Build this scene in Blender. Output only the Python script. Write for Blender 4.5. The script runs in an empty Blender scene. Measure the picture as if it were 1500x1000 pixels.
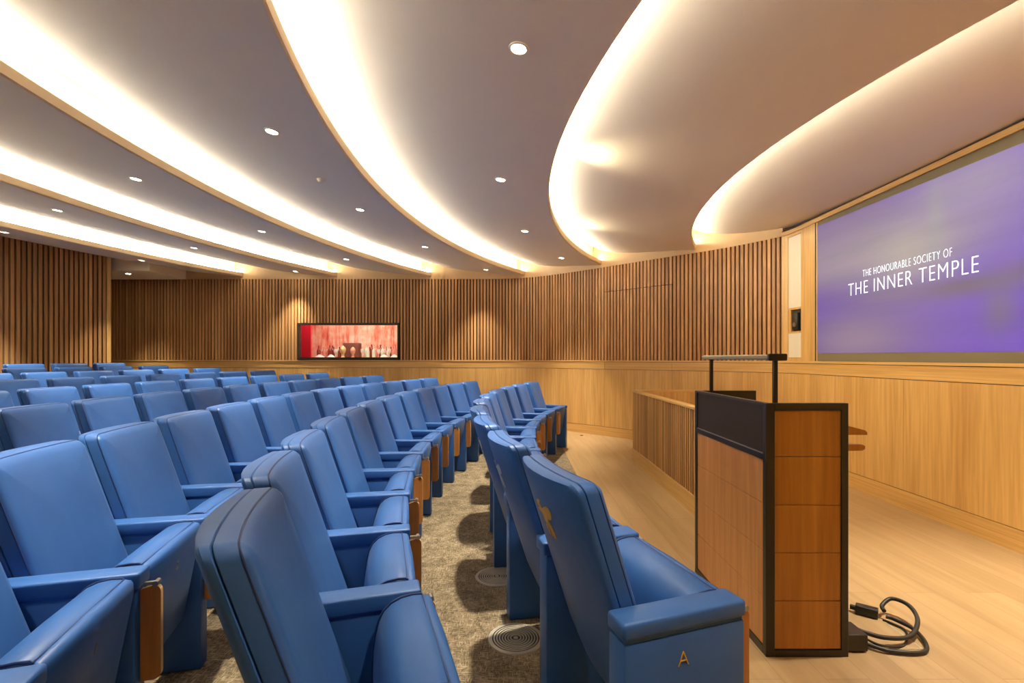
import bpy, bmesh, math, random
from mathutils import Vector, Matrix

random.seed(7)
S = bpy.context.scene
COL = S.collection
pi, sin, cos, tan, rad = math.pi, math.sin, math.cos, math.tan, math.radians

# ------------------------------------------------------------------ materials
def new_mat(name):
    m = bpy.data.materials.new(name)
    m.use_nodes = True
    nt = m.node_tree
    b = nt.nodes['Principled BSDF']
    return m, nt, b

def plain(name, col, rough=.5, metal=0., spec=.5):
    m, nt, b = new_mat(name)
    b.inputs['Base Color'].default_value = (*col, 1)
    b.inputs['Roughness'].default_value = rough
    b.inputs['Metallic'].default_value = metal
    b.inputs['Specular IOR Level'].default_value = spec
    return m

def emit(name, col, strength):
    m, nt, b = new_mat(name)
    b.inputs['Base Color'].default_value = (.02, .02, .02, 1)
    b.inputs['Emission Color'].default_value = (*col, 1)
    b.inputs['Emission Strength'].default_value = strength
    return m

def ramp(nt, fac, stops):
    r = nt.nodes.new('ShaderNodeValToRGB')
    e = r.color_ramp.elements
    e[0].position, e[0].color = stops[0][0], (*stops[0][1], 1)
    e[1].position, e[1].color = stops[-1][0], (*stops[-1][1], 1)
    for p, c in stops[1:-1]:
        n = e.new(p)
        n.color = (*c, 1)
    nt.links.new(fac, r.inputs[0])
    return r.outputs[0]

def coords(nt, scale, kind='Object', rot=(0, 0, 0)):
    t = nt.nodes.new('ShaderNodeTexCoord')
    mp = nt.nodes.new('ShaderNodeMapping')
    mp.inputs['Scale'].default_value = scale
    mp.inputs['Rotation'].default_value = rot
    nt.links.new(t.outputs[kind], mp.inputs[0])
    return mp.outputs[0]

def noise(nt, vec, scale=1., detail=4., rough=.55, dist=0.):
    n = nt.nodes.new('ShaderNodeTexNoise')
    n.inputs['Scale'].default_value = scale
    n.inputs['Detail'].default_value = detail
    n.inputs['Roughness'].default_value = rough
    n.inputs['Distortion'].default_value = dist
    nt.links.new(vec, n.inputs['Vector'])
    return n.outputs['Fac']

def mixc(nt, a, b, fac, mode='MIX'):
    m = nt.nodes.new('ShaderNodeMix')
    m.data_type = 'RGBA'
    m.blend_type = mode
    for i, v in ((0, fac), (6, a), (7, b)):
        if isinstance(v, (int, float)):
            m.inputs[i].default_value = v
        elif isinstance(v, tuple):
            m.inputs[i].default_value = (*v, 1)
        else:
            nt.links.new(v, m.inputs[i])
    return m.outputs[2]

def math_n(nt, op, a, b=None, c=None):
    m = nt.nodes.new('ShaderNodeMath')
    m.operation = op
    for i, v in enumerate((a, b, c)):
        if v is None:
            continue
        if isinstance(v, (int, float)):
            m.inputs[i].default_value = v
        else:
            nt.links.new(v, m.inputs[i])
    return m.outputs[0]

def add_bump(nt, b, h, strength=.2, dist=.002):
    bp = nt.nodes.new('ShaderNodeBump')
    bp.inputs['Strength'].default_value = strength
    bp.inputs['Distance'].default_value = dist
    nt.links.new(h, bp.inputs['Height'])
    nt.links.new(bp.outputs[0], b.inputs['Normal'])

def wood(name, dark, mid, light, scale, rough=.4, island=0., bump=.08, fine=None):
    """wood veneer: noise squeezed along the grain axis"""
    m, nt, b = new_mat(name)
    v = coords(nt, scale)
    n = noise(nt, v, 1., 3., .6)
    c = ramp(nt, n, [(.3, dark), (.5, mid), (.72, light)])
    v2 = coords(nt, fine or tuple(s * 7 for s in scale))
    n2 = noise(nt, v2, 1., 2., .5)
    c = mixc(nt, c, ramp(nt, n2, [(.35, (.78, .74, .7)), (.65, (1.1, 1.1, 1.1))]), .6, 'MULTIPLY')
    if island:
        g = nt.nodes.new('ShaderNodeNewGeometry')
        c = mixc(nt, c, ramp(nt, g.outputs['Random Per Island'], [(0., (1 - island, 1 - island * 1.1, 1 - island * 1.2)), (1., (1.12, 1.12, 1.12))]), 1., 'MULTIPLY')
    nt.links.new(c, b.inputs['Base Color'])
    b.inputs['Roughness'].default_value = rough
    add_bump(nt, b, n2, bump, .001)
    return m

M = {}
OAK = ((.56, .332, .110), (.65, .408, .144), (.73, .49, .195))
M['oak_v'] = wood('oak_veneer_upright', *OAK, (5, 5, .25), .38)
M['oak_h'] = wood('oak_veneer_lengthwise', *OAK, (.5, .5, 9), .38, fine=(1.2, 1.2, 90))
M['slat'] = wood('slat_timber', (.44, .225, .085), (.53, .29, .115), (.62, .36, .155), (9, 9, .35), .5, .3)
M['slat_back'] = plain('slat_backing', (.05, .02, .007), .8)
M['walnut'] = wood('reddish_veneer', (.34, .135, .016), (.42, .18, .024), (.51, .24, .042), (7, 7, .3), .36, bump=.03)
M['tablet'] = wood('tablet_veneer', (.40, .16, .04), (.50, .21, .055), (.58, .26, .08), (9, 9, .8), .35)
M['tablet_edge'] = plain('tablet_edge_ply', (.70, .45, .2), .45)
M['black'] = plain('black_frame', (.018, .014, .008), .38)
M['black_glass'] = plain('black_gloss_panel', (.026, .017, .012), .5, 0, .3)
M['steel'] = plain('brushed_steel', (.55, .53, .48), .32, 1.)
M['bronze'] = plain('bronze_bar', (.58, .54, .40), .5, .0)
M['rubber'] = plain('black_rubber', (.012, .011, .010), .5)
M['gold'] = plain('gold_embroidery', (.72, .40, .045), .45, .15)
M['silver_thread'] = plain('pale_embroidery', (.5, .55, .62), .5)
M['dull_number'] = plain('worn_number_print', (.16, .17, .13), .5)
M['cream'] = plain('cream_speaker_cloth', (.80, .75, .62), .85, 0, .2)
M['niche'] = wood('niche_veneer', *OAK, (5, 5, .5), .4)
M['white_paint'] = plain('white_paint', (.84, .74, .57), .6)
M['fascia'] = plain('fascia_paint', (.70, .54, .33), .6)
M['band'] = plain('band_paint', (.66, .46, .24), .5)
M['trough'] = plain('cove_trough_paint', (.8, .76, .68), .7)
M['dark_gap'] = plain('shadow_gap', (.05, .025, .01), .8)

def ceiling_mat():
    m, nt, b = new_mat('ceiling_plaster')
    n = noise(nt, coords(nt, (1.2, .35, 1)), 1., 4., .6)
    c = ramp(nt, n, [(.3, (.80, .74, .64)), (.7, (.85, .79, .69))])
    nt.links.new(c, b.inputs['Base Color'])
    b.inputs['Roughness'].default_value = .7
    b.inputs['Specular IOR Level'].default_value = .2
    return m
M['ceiling'] = ceiling_mat()

def leather():
    m, nt, b = new_mat('blue_leather')
    oi = nt.nodes.new('ShaderNodeObjectInfo')
    n = noise(nt, coords(nt, (5, 5, 5)), 1., 3., .5)
    c = ramp(nt, n, [(.3, (.021, .090, .31)), (.7, (.027, .110, .36))])
    nt.links.new(c, b.inputs['Base Color'])
    n2 = noise(nt, coords(nt, (260, 260, 260)), 1., 2., .5)
    add_bump(nt, b, n2, .10, .0012)
    b.inputs['Roughness'].default_value = .44
    b.inputs['Specular IOR Level'].default_value = .42
    b.inputs['Sheen Weight'].default_value = .05
    b.inputs['Sheen Tint'].default_value = (.5, .7, 1, 1)
    return m
M['leather'] = leather()
M['piping'] = plain('blue_piping', (.010, .036, .15), .5)

def carpet_mat():
    m, nt, b = new_mat('tweed_carpet')
    a = noise(nt, coords(nt, (150, 28, 30)), 1., 2., .7)
    c2 = noise(nt, coords(nt, (28, 150, 30)), 1., 2., .7)
    big = noise(nt, coords(nt, (9, 9, 9)), 1., 3., .6)
    s = math_n(nt, 'ADD', math_n(nt, 'MAXIMUM', a, c2), math_n(nt, 'MULTIPLY', big, .35))
    c = ramp(nt, s, [(.60, (.10, .078, .050)), (.76, (.25, .20, .133)), (.94, (.46, .385, .27))])
    nt.links.new(c, b.inputs['Base Color'])
    b.inputs['Roughness'].default_value = .95
    b.inputs['Specular IOR Level'].default_value = .1
    add_bump(nt, b, s, .5, .006)
    return m
M['carpet'] = carpet_mat()

def plank_mat():
    m, nt, b = new_mat('oak_plank_floor')
    br = nt.nodes.new('ShaderNodeTexBrick')
    br.offset = .37
    br.inputs['Color1'].default_value = (.40, .28, .145, 1)
    br.inputs['Color2'].default_value = (.465, .335, .185, 1)
    br.inputs['Mortar'].default_value = (.34, .23, .12, 1)
    br.inputs['Scale'].default_value = 1
    br.inputs['Mortar Size'].default_value = .0022
    br.inputs['Mortar Smooth'].default_value = .3
    br.inputs['Bias'].default_value = .1
    br.inputs['Brick Width'].default_value = 2.1
    br.inputs['Row Height'].default_value = .19
    nt.links.new(coords(nt, (1, 1, 1), rot=(0, 0, rad(90))), br.inputs['Vector'])
    n = noise(nt, coords(nt, (11, .9, 1)), 1., 4., .6, .4)
    c = mixc(nt, br.outputs['Color'], ramp(nt, n, [(.3, (.80, .77, .73)), (.7, (1.1, 1.1, 1.1))]), .8, 'MULTIPLY')
    nt.links.new(c, b.inputs['Base Color'])
    b.inputs['Roughness'].default_value = .36
    add_bump(nt, b, n, .06, .001)
    return m
M['planks'] = plank_mat()

LED = emit('cove_led_strip', (1., .89, .72), 64)
LED_DIM = emit('cove_led_strip_dimmed', (1., .89, .70), 46)
LENS = emit('downlight_lens', (1., .88, .66), 60)

# ------------------------------------------------------------------ helpers
def link(name, bm, mat, parent=None, smooth=True, angle=40):
    bmesh.ops.recalc_face_normals(bm, faces=bm.faces)
    me = bpy.data.meshes.new(name)
    bm.to_mesh(me)
    bm.free()
    for x in (mat if isinstance(mat, (list, tuple)) else [mat]):
        me.materials.append(x)
    if smooth:
        me.polygons.foreach_set('use_smooth', [True] * len(me.polygons))
        me.set_sharp_from_angle(angle=rad(angle))
    o = bpy.data.objects.new(name, me)
    COL.objects.link(o)
    if parent:
        o.parent = parent
    return o

def empty(name, loc=(0, 0, 0), rz=0):
    o = bpy.data.objects.new(name, None)
    o.empty_display_size = .1
    o.location = loc
    o.rotation_euler = (0, 0, rz)
    COL.objects.link(o)
    return o

def tag(o, label, cat, group=None):
    o['label'] = label
    o['category'] = cat
    if group:
        o['group'] = group
    return o

def struct(o):
    o['kind'] = 'structure'
    return o

def box(bm, x0, x1, y0, y1, z0, z1, bevel=0., seg=2, mi=0):
    vs = [bm.verts.new((x, y, z)) for x in (x0, x1) for y in (y0, y1) for z in (z0, z1)]
    q = [(0, 1, 3, 2), (4, 6, 7, 5), (0, 4, 5, 1), (2, 3, 7, 6), (0, 2, 6, 4), (1, 5, 7, 3)]
    fs = [bm.faces.new([vs[i] for i in f]) for f in q]
    for f in fs:
        f.material_index = mi
    if bevel:
        es = list({e for f in fs for e in f.edges})
        bmesh.ops.bevel(bm, geom=es, offset=bevel, segments=seg, profile=.5, affect='EDGES')
    return vs

def tube(bm, pts, r, n=8, closed=False):
    pts = [Vector(p) for p in pts]
    N = len(pts)
    rings = []
    up = None
    for i, p in enumerate(pts):
        if closed:
            t = pts[(i + 1) % N] - pts[i - 1]
        else:
            t = pts[min(i + 1, N - 1)] - pts[max(i - 1, 0)]
        t.normalize()
        if up is None:
            up = Vector((0, 0, 1)) if abs(t.z) < .9 else Vector((1, 0, 0))
        a = t.cross(up)
        a.normalize()
        up = a.cross(t)
        up.normalize()
        rings.append([bm.verts.new(p + (a * cos(2 * pi * k / n) + up * sin(2 * pi * k / n)) * r) for k in range(n)])
    for i in range(N if closed else N - 1):
        A, B = rings[i], rings[(i + 1) % N]
        for k in range(n):
            bm.faces.new((A[k], A[(k + 1) % n], B[(k + 1) % n], B[k]))
    if not closed:
        bm.faces.new(rings[0][::-1])
        bm.faces.new(rings[-1])

def lathe(bm, prof, c=(0, 0, 0), n=20):
    rings = []
    for r, z in prof:
        if r < 1e-6:
            rings.append([bm.verts.new((c[0], c[1], c[2] + z))])
        else:
            rings.append([bm.verts.new((c[0] + r * cos(2 * pi * k / n), c[1] + r * sin(2 * pi * k / n), c[2] + z)) for k in range(n)])
    for A, B in zip(rings, rings[1:]):
        for k in range(n):
            a, b_ = A[k % len(A)], A[(k + 1) % len(A)]
            c_, d = B[(k + 1) % len(B)], B[k % len(B)]
            f = []
            for v in (a, b_, c_, d):
                if v not in f:
                    f.append(v)
            if len(f) > 2:
                bm.faces.new(f)

def catmull(P, n=24):
    P = [Vector(p) for p in P]
    out = []
    for i in range(len(P) - 1):
        p0, p1, p2, p3 = P[max(i - 1, 0)], P[i], P[i + 1], P[min(i + 2, len(P) - 1)]
        for k in range(n):
            t = k / n
            out.append(.5 * ((2 * p1) + (p2 - p0) * t + (2 * p0 - 5 * p1 + 4 * p2 - p3) * t * t + (3 * p1 - p0 - 3 * p2 + p3) * t ** 3))
    out.append(P[-1])
    return out

class Path:
    """a plan line measured by its own length; the room lies on its right-hand side"""
    def __init__(s, pts):
        s.p = pts
        s.d = [0.]
        for a, b in zip(pts, pts[1:]):
            s.d.append(s.d[-1] + (b - a).length)
        s.L = s.d[-1]
    def at(s, d):
        d = min(max(d, 0), s.L)
        lo, hi = 0, len(s.d) - 1
        while hi - lo > 1:
            m = (lo + hi) // 2
            if s.d[m] <= d:
                lo = m
            else:
                hi = m
        t = (d - s.d[lo]) / max(s.d[hi] - s.d[lo], 1e-9)
        a, b = s.p[lo], s.p[hi]
        t_ = (b - a).normalized()
        return a.lerp(b, t), t_, Vector((t_.y, -t_.x))
    def where(s, f):
        """first length at which f(point) turns true"""
        for i, q in enumerate(s.p):
            if f(q):
                return s.d[i]
        return s.L

def strip(bm, path, d0, d1, z0, z1, off0, off1, step=.12, mi=0):
    """a board following the path between lengths d0 and d1"""
    n = max(1, int((d1 - d0) / step))
    rings = []
    for i in range(n + 1):
        p, t, nn = path.at(d0 + (d1 - d0) * i / n)
        a, b = p + nn * off0, p + nn * off1
        rings.append([bm.verts.new((a.x, a.y, z0)), bm.verts.new((b.x, b.y, z0)), bm.verts.new((b.x, b.y, z1)), bm.verts.new((a.x, a.y, z1))])
    for A, B in zip(rings, rings[1:]):
        for k in range(4):
            bm.faces.new((A[k], A[(k + 1) % 4], B[(k + 1) % 4], B[k])).material_index = mi
    bm.faces.new(rings[0]).material_index = mi
    bm.faces.new(rings[-1][::-1]).material_index = mi

def slat_on(bm, path, d, w, z0, z1, depth):
    p, t, nn = path.at(d)
    a, b = p - t * w / 2, p + t * w / 2
    vs = []
    for q in (a, b):
        for o in (0, depth):
            r = q + nn * o
            vs.append((bm.verts.new((r.x, r.y, z0)), bm.verts.new((r.x, r.y, z1))))
    (a0, a0t), (a1, a1t), (b0, b0t), (b1, b1t) = vs
    for f in ((a0, a0t, a1t, a1), (a1, a1t, b1t, b1), (b1, b1t, b0t, b0), (a0t, b0t, b1t, a1t), (a0, a1, b1, b0)):
        bm.faces.new(f)

def text_mesh(s, size, ext, mat, name, parent, Mx, align='CENTER', spacing=1., thin=0.):
    cu = bpy.data.curves.new(name, 'FONT')
    cu.body = s
    cu.size = size
    cu.extrude = ext
    cu.align_x = align
    cu.space_character = spacing
    cu.offset = thin
    tmp = bpy.data.objects.new(name + '_tmp', cu)
    COL.objects.link(tmp)
    dg = bpy.context.evaluated_depsgraph_get()
    dg.update()
    me = bpy.data.meshes.new_from_object(tmp.evaluated_get(dg))
    bpy.data.objects.remove(tmp)
    me.transform(Mx)
    me.materials.clear()
    me.materials.append(mat)
    o = bpy.data.objects.new(name, me)
    COL.objects.link(o)
    if parent:
        o.parent = parent
    return o

# ------------------------------------------------------------------ camera
E = 1.38
cam = bpy.data.cameras.new('camera')
cam.sensor_width = 36
cam.lens = 715 / 1500 * 36
cam.shift_x = -7 / 1500
cam.shift_y = 24.5 / 1500
cam.clip_start = .05
co = bpy.data.objects.new('camera', cam)
co.location = (0, 0, E)
co.rotation_euler = (pi / 2, 0, 0)
COL.objects.link(co)
S.camera = co

# ------------------------------------------------------------------ room shell
CY = 4.43                       # the room is symmetric about this line
CX = 8.64
H_DADO, H_SLAT, XW = 1.344, 3.0, 3.57
ctrl = [(-9.2, 10.02), (-5, 10.0), (-1.2, 9.98), (-.15, 9.93), (.42, 9.70), (.85, 9.37), (1.25, 9.0), (1.67, 8.58), (2.1, 8.14), (2.52, 7.72),
        (2.9, 7.35), (3.2, 7.0), (3.42, 6.68), (3.54, 6.45), (XW, 6.2), (XW, 5.85), (XW, 4.43)]
half = catmull([Vector(p) for p in ctrl], 16)
full = half + [Vector((p.x, 2 * CY - p.y)) for p in reversed(half[:-1])]
WP = Path(full)
d_slat_end = WP.where(lambda q: q.x > 3 and q.y <= 6.47)
d_scr0 = WP.where(lambda q: q.x > 3 and q.y <= 5.81)
d_scr1 = WP.where(lambda q: q.x > 3 and q.y <= 3.05)
d_mirror_slat = WP.L - d_slat_end
d_win0 = WP.where(lambda q: q.x >= -4.69)
d_win1 = WP.where(lambda q: q.x >= -2.61)
d_door0 = WP.where(lambda q: (q.x / q.y) * 715 + 757 >= 884)
d_door1 = WP.where(lambda q: (q.x / q.y) * 715 + 757 >= 983)
WIN_Z0, WIN_Z1 = 1.375, 2.07

# wall body (behind the cladding), with an opening for the window and one for the screen niche
bm = bmesh.new()
strip(bm, WP, 0, d_win0, 0, 3.6, -.07, -.04)
strip(bm, WP, d_win0, d_win1, 0, WIN_Z0, -.07, -.04)
strip(bm, WP, d_win0, d_win1, WIN_Z1, 3.6, -.07, -.04)
strip(bm, WP, d_win1, WP.L, 0, 3.6, -.07, -.04)
wall = struct(link('wall_far', bm, M['slat_back'], smooth=False))

bm = bmesh.new()
W_DARK = .0
for a, b in ((0, d_win0), (d_win1, d_slat_end), (d_mirror_slat, WP.L)):
    strip(bm, WP, a, b, H_DADO, H_SLAT, -.04, -.026)
strip(bm, WP, d_win0, d_win1, WIN_Z1, H_SLAT, -.04, -.026)
link('slat_backing', bm, M['slat_back'], wall, False)

PITCH, SW = .0655, .041
bm = bmesh.new()
def slat(d, z0, z1):
    p, t, nn = WP.at(d)
    a, b = p - t * SW / 2, p + t * SW / 2
    v = []
    for q in (a, b):
        for o in (-.026, .012):
            r = q + nn * o
            v.append((bm.verts.new((r.x, r.y, z0)), bm.verts.new((r.x, r.y, z1))))
    (a0, a0t), (a1, a1t), (b0, b0t), (b1, b1t) = v
    for f in ((a0, a0t, a1t, a1), (a1, a1t, b1t, b1), (b1, b1t, b0t, b0), (a0t, b0t, b1t, a1t), (a0, a1, b1, b0)):
        bm.faces.new(f)
d = .03
while d < WP.L - .03:
    if d_slat_end - .03 < d < d_mirror_slat + .03:
        d += PITCH
        continue
    if d_win0 - .02 < d < d_win1 + .02:
        slat(d, WIN_Z1 + .035, H_SLAT)
    elif d_door0 < d < d_door1:
        slat(d, H_DADO, 2.550)
        slat(d, 2.562, H_SLAT)
    else:
        slat(d, H_DADO, H_SLAT)
    d += PITCH
link('slat_cladding', bm, M['slat'], wall, False)

# painted band over the slats
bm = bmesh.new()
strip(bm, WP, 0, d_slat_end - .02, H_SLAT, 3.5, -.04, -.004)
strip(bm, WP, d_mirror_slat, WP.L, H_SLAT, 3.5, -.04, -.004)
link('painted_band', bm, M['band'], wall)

# dado boards with joints, rail, ledge and baseboard
joints = [d_door0, d_door1]
x = d_door1 + 1.22
while x < WP.L - .5:
    joints.append(x)
    x += 1.22
x = d_door0 - 1.22
while x > .5:
    joints.append(x)
    x -= 1.22
joints = [0] + sorted(joints) + [WP.L]
bm = bmesh.new()
for a, b in zip(joints, joints[1:]):
    strip(bm, WP, a + .0015, b - .0015, .164, 1.182, -.04, 0)
link('dado_panel', bm, M['oak_v'], wall)
bm = bmesh.new()
strip(bm, WP, 0, WP.L, .1, 1.3, -.04, -.012)
link('dado_backing', bm, M['dark_gap'], wall)
bm = bmesh.new()
for a, b in ((0, d_door0 - .0015), (d_door0 + .0015, d_door1 - .0015), (d_door1 + .0015, WP.L)):
    strip(bm, WP, a, b, 1.188, 1.312, -.04, .004)
link('dado_rail', bm, M['oak_h'], wall)
bm = bmesh.new()
strip(bm, WP, 0, WP.L, 1.318, H_DADO, -.04, .016)
link('ledge', bm, M['oak_h'], wall)
bm = bmesh.new()
strip(bm, WP, 0, WP.L, 0, .158, -.04, .006)
base = struct(link('baseboard_far', bm, M['oak_h']))

# timber surround of the screen and the loudspeaker bay
bm = bmesh.new()
d_sp0 = WP.where(lambda q: q.x > 3 and q.y <= 6.43)
d_sp1 = WP.where(lambda q: q.x > 3 and q.y <= 6.10)
strip(bm, WP, d_slat_end - .03, d_sp0 + .03, H_DADO, 3.0, -.04, .004)          # edge beside the slats
strip(bm, WP, d_sp1 - .03, d_sp1 - .006, H_DADO, 3.0, -.04, .004)
strip(bm, WP, d_sp1, d_scr0, H_DADO, 3.0, -.04, .008)                             # column
strip(bm, WP, d_scr1, d_mirror_slat + .03, H_DADO, 3.0, -.04, .008)
strip(bm, WP, d_slat_end - .03, d_sp1 - .006, 2.955, 3.0, -.04, .004)
strip(bm, WP, d_sp0, d_sp1 - .006, H_DADO, 1.385, -.04, .004)
trim = struct(link('trim_1', bm, M['oak_v']))
bm = bmesh.new()
strip(bm, WP, d_slat_end - .03, d_mirror_slat + .03, 3.004, 3.045, -.04, .014)
strip(bm, WP, d_slat_end - .03, d_mirror_slat + .03, 2.992, 3.000, -.04, .020)
link('head_trim', bm, M['oak_h'], trim)
bm = bmesh.new()
strip(bm, WP, d_slat_end - .03, d_mirror_slat + .03, 3.0, 3.06, -.04, .002)
link('shadow_gap', bm, M['dark_gap'], trim)

# loudspeaker bay
lp = empty('speaker_bay', (XW, 6.28, H_DADO + .04))
tag(lp, 'tall cream cloth loudspeaker bay with dark niche, between slatted wall and projection screen', 'loudspeaker')
def bay(name, z0, z1, o0, o1, mat, da=None, db=None, parent=lp, bev=0):
    b2 = bmesh.new()
    strip(b2, WP, d_sp0 + .032 if da is None else da, d_sp1 - .032 if db is None else db, z0, z1, o0, o1)
    o = link(name, b2, mat, parent, False)
    o.matrix_parent_inverse = Matrix.Translation(-Vector(parent.location))
    return o
bay('cloth_panel', 2.03, 2.952, -.03, .0, M['cream'])
bay('cloth_panel', 1.388, 1.70, -.03, .0, M['cream'])
bay('niche_back', 1.70, 2.03, -.039, -.034, M['rubber'])
bay('niche_shelf', 1.70, 1.725, -.034, .004, M['niche'])
bay('niche_shelf', 2.005, 2.03, -.034, .004, M['niche'])
bay('niche_side', 1.725, 2.005, -.034, .0, M['niche'], d_sp0 + .032, d_sp0 + .085)
b2 = bmesh.new()
box(b2, -.035, -.004, -.06, .06, -.11, .10, .004)
o = link('camera_unit', b2, M['rubber'], lp, True)
o.location = (.028, -.02, 1.86 - H_DADO - .04)
b2 = bmesh.new()
lathe(b2, [(0, 0), (.026, 0), (.03, .004), (.03, .02), (0, .02)])
bmesh.ops.rotate(b2, verts=b2.verts, cent=(0, 0, 0), matrix=Matrix.Rotation(-pi / 2, 3, 'Y'))
l2 = link('camera_lens', b2, M['steel'], o)
l2.location = (-.036, -.02, -.05)

# screen
scr = empty('projection_screen', (XW, CY, H_DADO))
tag(scr, 'large projection screen glowing violet with white title lettering', 'screen')
def screen_mat():
    m, nt, b = new_mat('projected_image')
    t = nt.nodes.new('ShaderNodeTexCoord')
    sp = nt.nodes.new('ShaderNodeSeparateXYZ')
    nt.links.new(t.outputs['Object'], sp.inputs[0])
    # u: 0 at the far edge .. 1 at the near edge, v: 0 bottom .. 1 top
    u = math_n(nt, 'MULTIPLY_ADD', sp.outputs['Y'], -1 / 2.76, .5)
    v = math_n(nt, 'DIVIDE', sp.outputs['Z'], 1.65)
    cmb = nt.nodes.new('ShaderNodeCombineXYZ')
    nt.links.new(u, cmb.inputs[0])
    nt.links.new(v, cmb.inputs[1])
    def blob(cu, cv, su, sv):
        a = math_n(nt, 'DIVIDE', math_n(nt, 'SUBTRACT', u, cu), su)
        c = math_n(nt, 'DIVIDE', math_n(nt, 'SUBTRACT', v, cv), sv)
        r2 = math_n(nt, 'ADD', math_n(nt, 'MULTIPLY', a, a), math_n(nt, 'MULTIPLY', c, c))
        return math_n(nt, 'EXPONENT', math_n(nt, 'MULTIPLY', r2, -1))
    base_c = ramp(nt, u, [(0., (.17, .10, .36)), (.35, (.20, .11, .40)), (.7, (.17, .06, .62)), (1., (.14, .03, .78))])
    c = mixc(nt, base_c, (.33, .26, .38), blob(.25, .66, .60, .20))
    c = mixc(nt, c, (.13, .05, .46), blob(.0, .38, .34, .14))
    c = mixc(nt, c, (.30, .20, .37), blob(.25, .14, .22, .13))
    c = mixc(nt, c, (.50, .43, .42), blob(.50, .62, .17, .15))
    c = mixc(nt, c, (.36, .28, .52), blob(.72, .86, .22, .16))
    c = mixc(nt, c, (.38, .37, .42), math_n(nt, 'MULTIPLY', blob(.60, .72, .035, .22), .7))
    c = mixc(nt, c, (.15, .10, .20), math_n(nt, 'MULTIPLY', blob(.70, .37, .19, .05), .95))
    c = mixc(nt, c, (.15, .10, .21), math_n(nt, 'MULTIPLY', blob(.93, .40, .12, .06), .9))
    c = mixc(nt, c, (.16, .10, .24), math_n(nt, 'MULTIPLY', blob(.90, .13, .03, .13), .85))
    c = mixc(nt, c, (.17, .12, .26), math_n(nt, 'MULTIPLY', blob(.80, .24, .05, .12), .8))
    c = mixc(nt, c, (.20, .15, .27), math_n(nt, 'MULTIPLY', blob(.42, .40, .13, .05), .5))
    mp = nt.nodes.new('ShaderNodeMapping')
    mp.inputs['Rotation'].default_value = (0, 0, rad(-8))
    mp.inputs['Scale'].default_value = (1.2, 9, 1)
    nt.links.new(cmb.outputs[0], mp.inputs[0])
    st = noise(nt, mp.outputs[0], 1., 3., .6)
    c = mixc(nt, c, ramp(nt, st, [(.3, (.86, .86, .9)), (.7, (1.12, 1.12, 1.1))]), .8, 'MULTIPLY')
    nt.links.new(c, b.inputs['Emission Color'])
    b.inputs['Emission Strength'].default_value = .47
    b.inputs['Base Color'].default_value = (.05, .05, .05, 1)
    b.inputs['Roughness'].default_value = .7
    return m
M['screen'] = screen_mat()
M['screen_cloth'] = plain('screen_cloth', (.17, .145, .085), .7)
b2 = bmesh.new()
box(b2, -.004, .034, -1.38, 1.38, .002, 1.646)
link('screen_cloth', b2, M['screen_cloth'], scr, False)
b2 = bmesh.new()
pts = [(-1.35, .082), (1.355, .095), (1.36, 1.60), (-1.355, 1.545)]
vs = [b2.verts.new((-.006, y, z)) for y, z in pts]
vb = [b2.verts.new((-.0045, y, z)) for y, z in pts]
b2.faces.new(vs)
b2.faces.new(vb[::-1])
for k in range(4):
    b2.faces.new((vs[k], vs[(k + 1) % 4], vb[(k + 1) % 4], vb[k]))
link('projected_image', b2, M['screen'], scr, False)
for y in (1.3802, -1.392):
    b2 = bmesh.new()
    box(b2, -.014, .03, y, y + .0118, .002, 1.646)
    link('screen_edge', b2, M['dark_gap'], scr, False)
LETTER = emit('white_lettering', (1., 1., 1.), 1.3)
# text plane: x of the text runs towards -Y, its up is +Z, it faces -X
TM = Matrix(((0, 0, -1, 0), (-1, 0, 0, 0), (0, 1, 0, 0), (0, 0, 0, 1)))
def screen_text(s, ya, yb, z, cap):
    cu = bpy.data.curves.new('probe', 'FONT')
    cu.body = s
    cu.size = 1
    cu.space_character = 1.12
    o = bpy.data.objects.new('probe', cu)
    COL.objects.link(o)
    bpy.context.view_layer.update()
    w = o.dimensions.x
    h = .72
    bpy.data.objects.remove(o)
    sx = (ya - yb) / w
    sz = cap / h
    Mx = Matrix.Translation((-.0075, ya - CY, z - H_DADO)) @ TM @ Matrix.Diagonal((sx, sz, 1, 1))
    o = text_mesh(s, 1, .0008, LETTER, 'lettering', scr, Mx, 'LEFT', 1.12, -.020 if cap > .1 else -.026)
    bm = bmesh.new()
    bm.from_mesh(o.data)
    bm.verts.ensure_lookup_table()
    seen, parts = set(), []
    for v in bm.verts:
        if v.index in seen:
            continue
        st, isl = [v], []
        seen.add(v.index)
        while st:
            q = st.pop()
            isl.append(q.index)
            for e in q.link_edges:
                t = e.other_vert(q)
                if t.index not in seen:
                    seen.add(t.index)
                    st.append(t)
        ys = [bm.verts[i].co.y for i in isl]
        parts.append((max(ys), min(ys), isl))
    parts.sort(key=lambda p: -p[0])
    words, low = [], None
    for hi, lo, isl in parts:
        if low is None or low - hi > cap * .24:
            words.append([])
        words[-1] += isl
        low = lo if low is None else min(low, lo)
    for wd in words:
        b2 = bm.copy()
        keep = set(wd)
        b2.verts.ensure_lookup_table()
        bmesh.ops.delete(b2, geom=[v for v in b2.verts if v.index not in keep], context='VERTS')
        link('lettering', b2, LETTER, scr, False)
    bm.free()
    bpy.data.objects.remove(o)
    print('WORDS', s, len(words))
screen_text('THE INNER TEMPLE', 5.25, 3.765, 2.043, .142)
screen_text('THE HONOURABLE SOCIETY OF', 5.03, 3.995, 2.216, .076)

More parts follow.
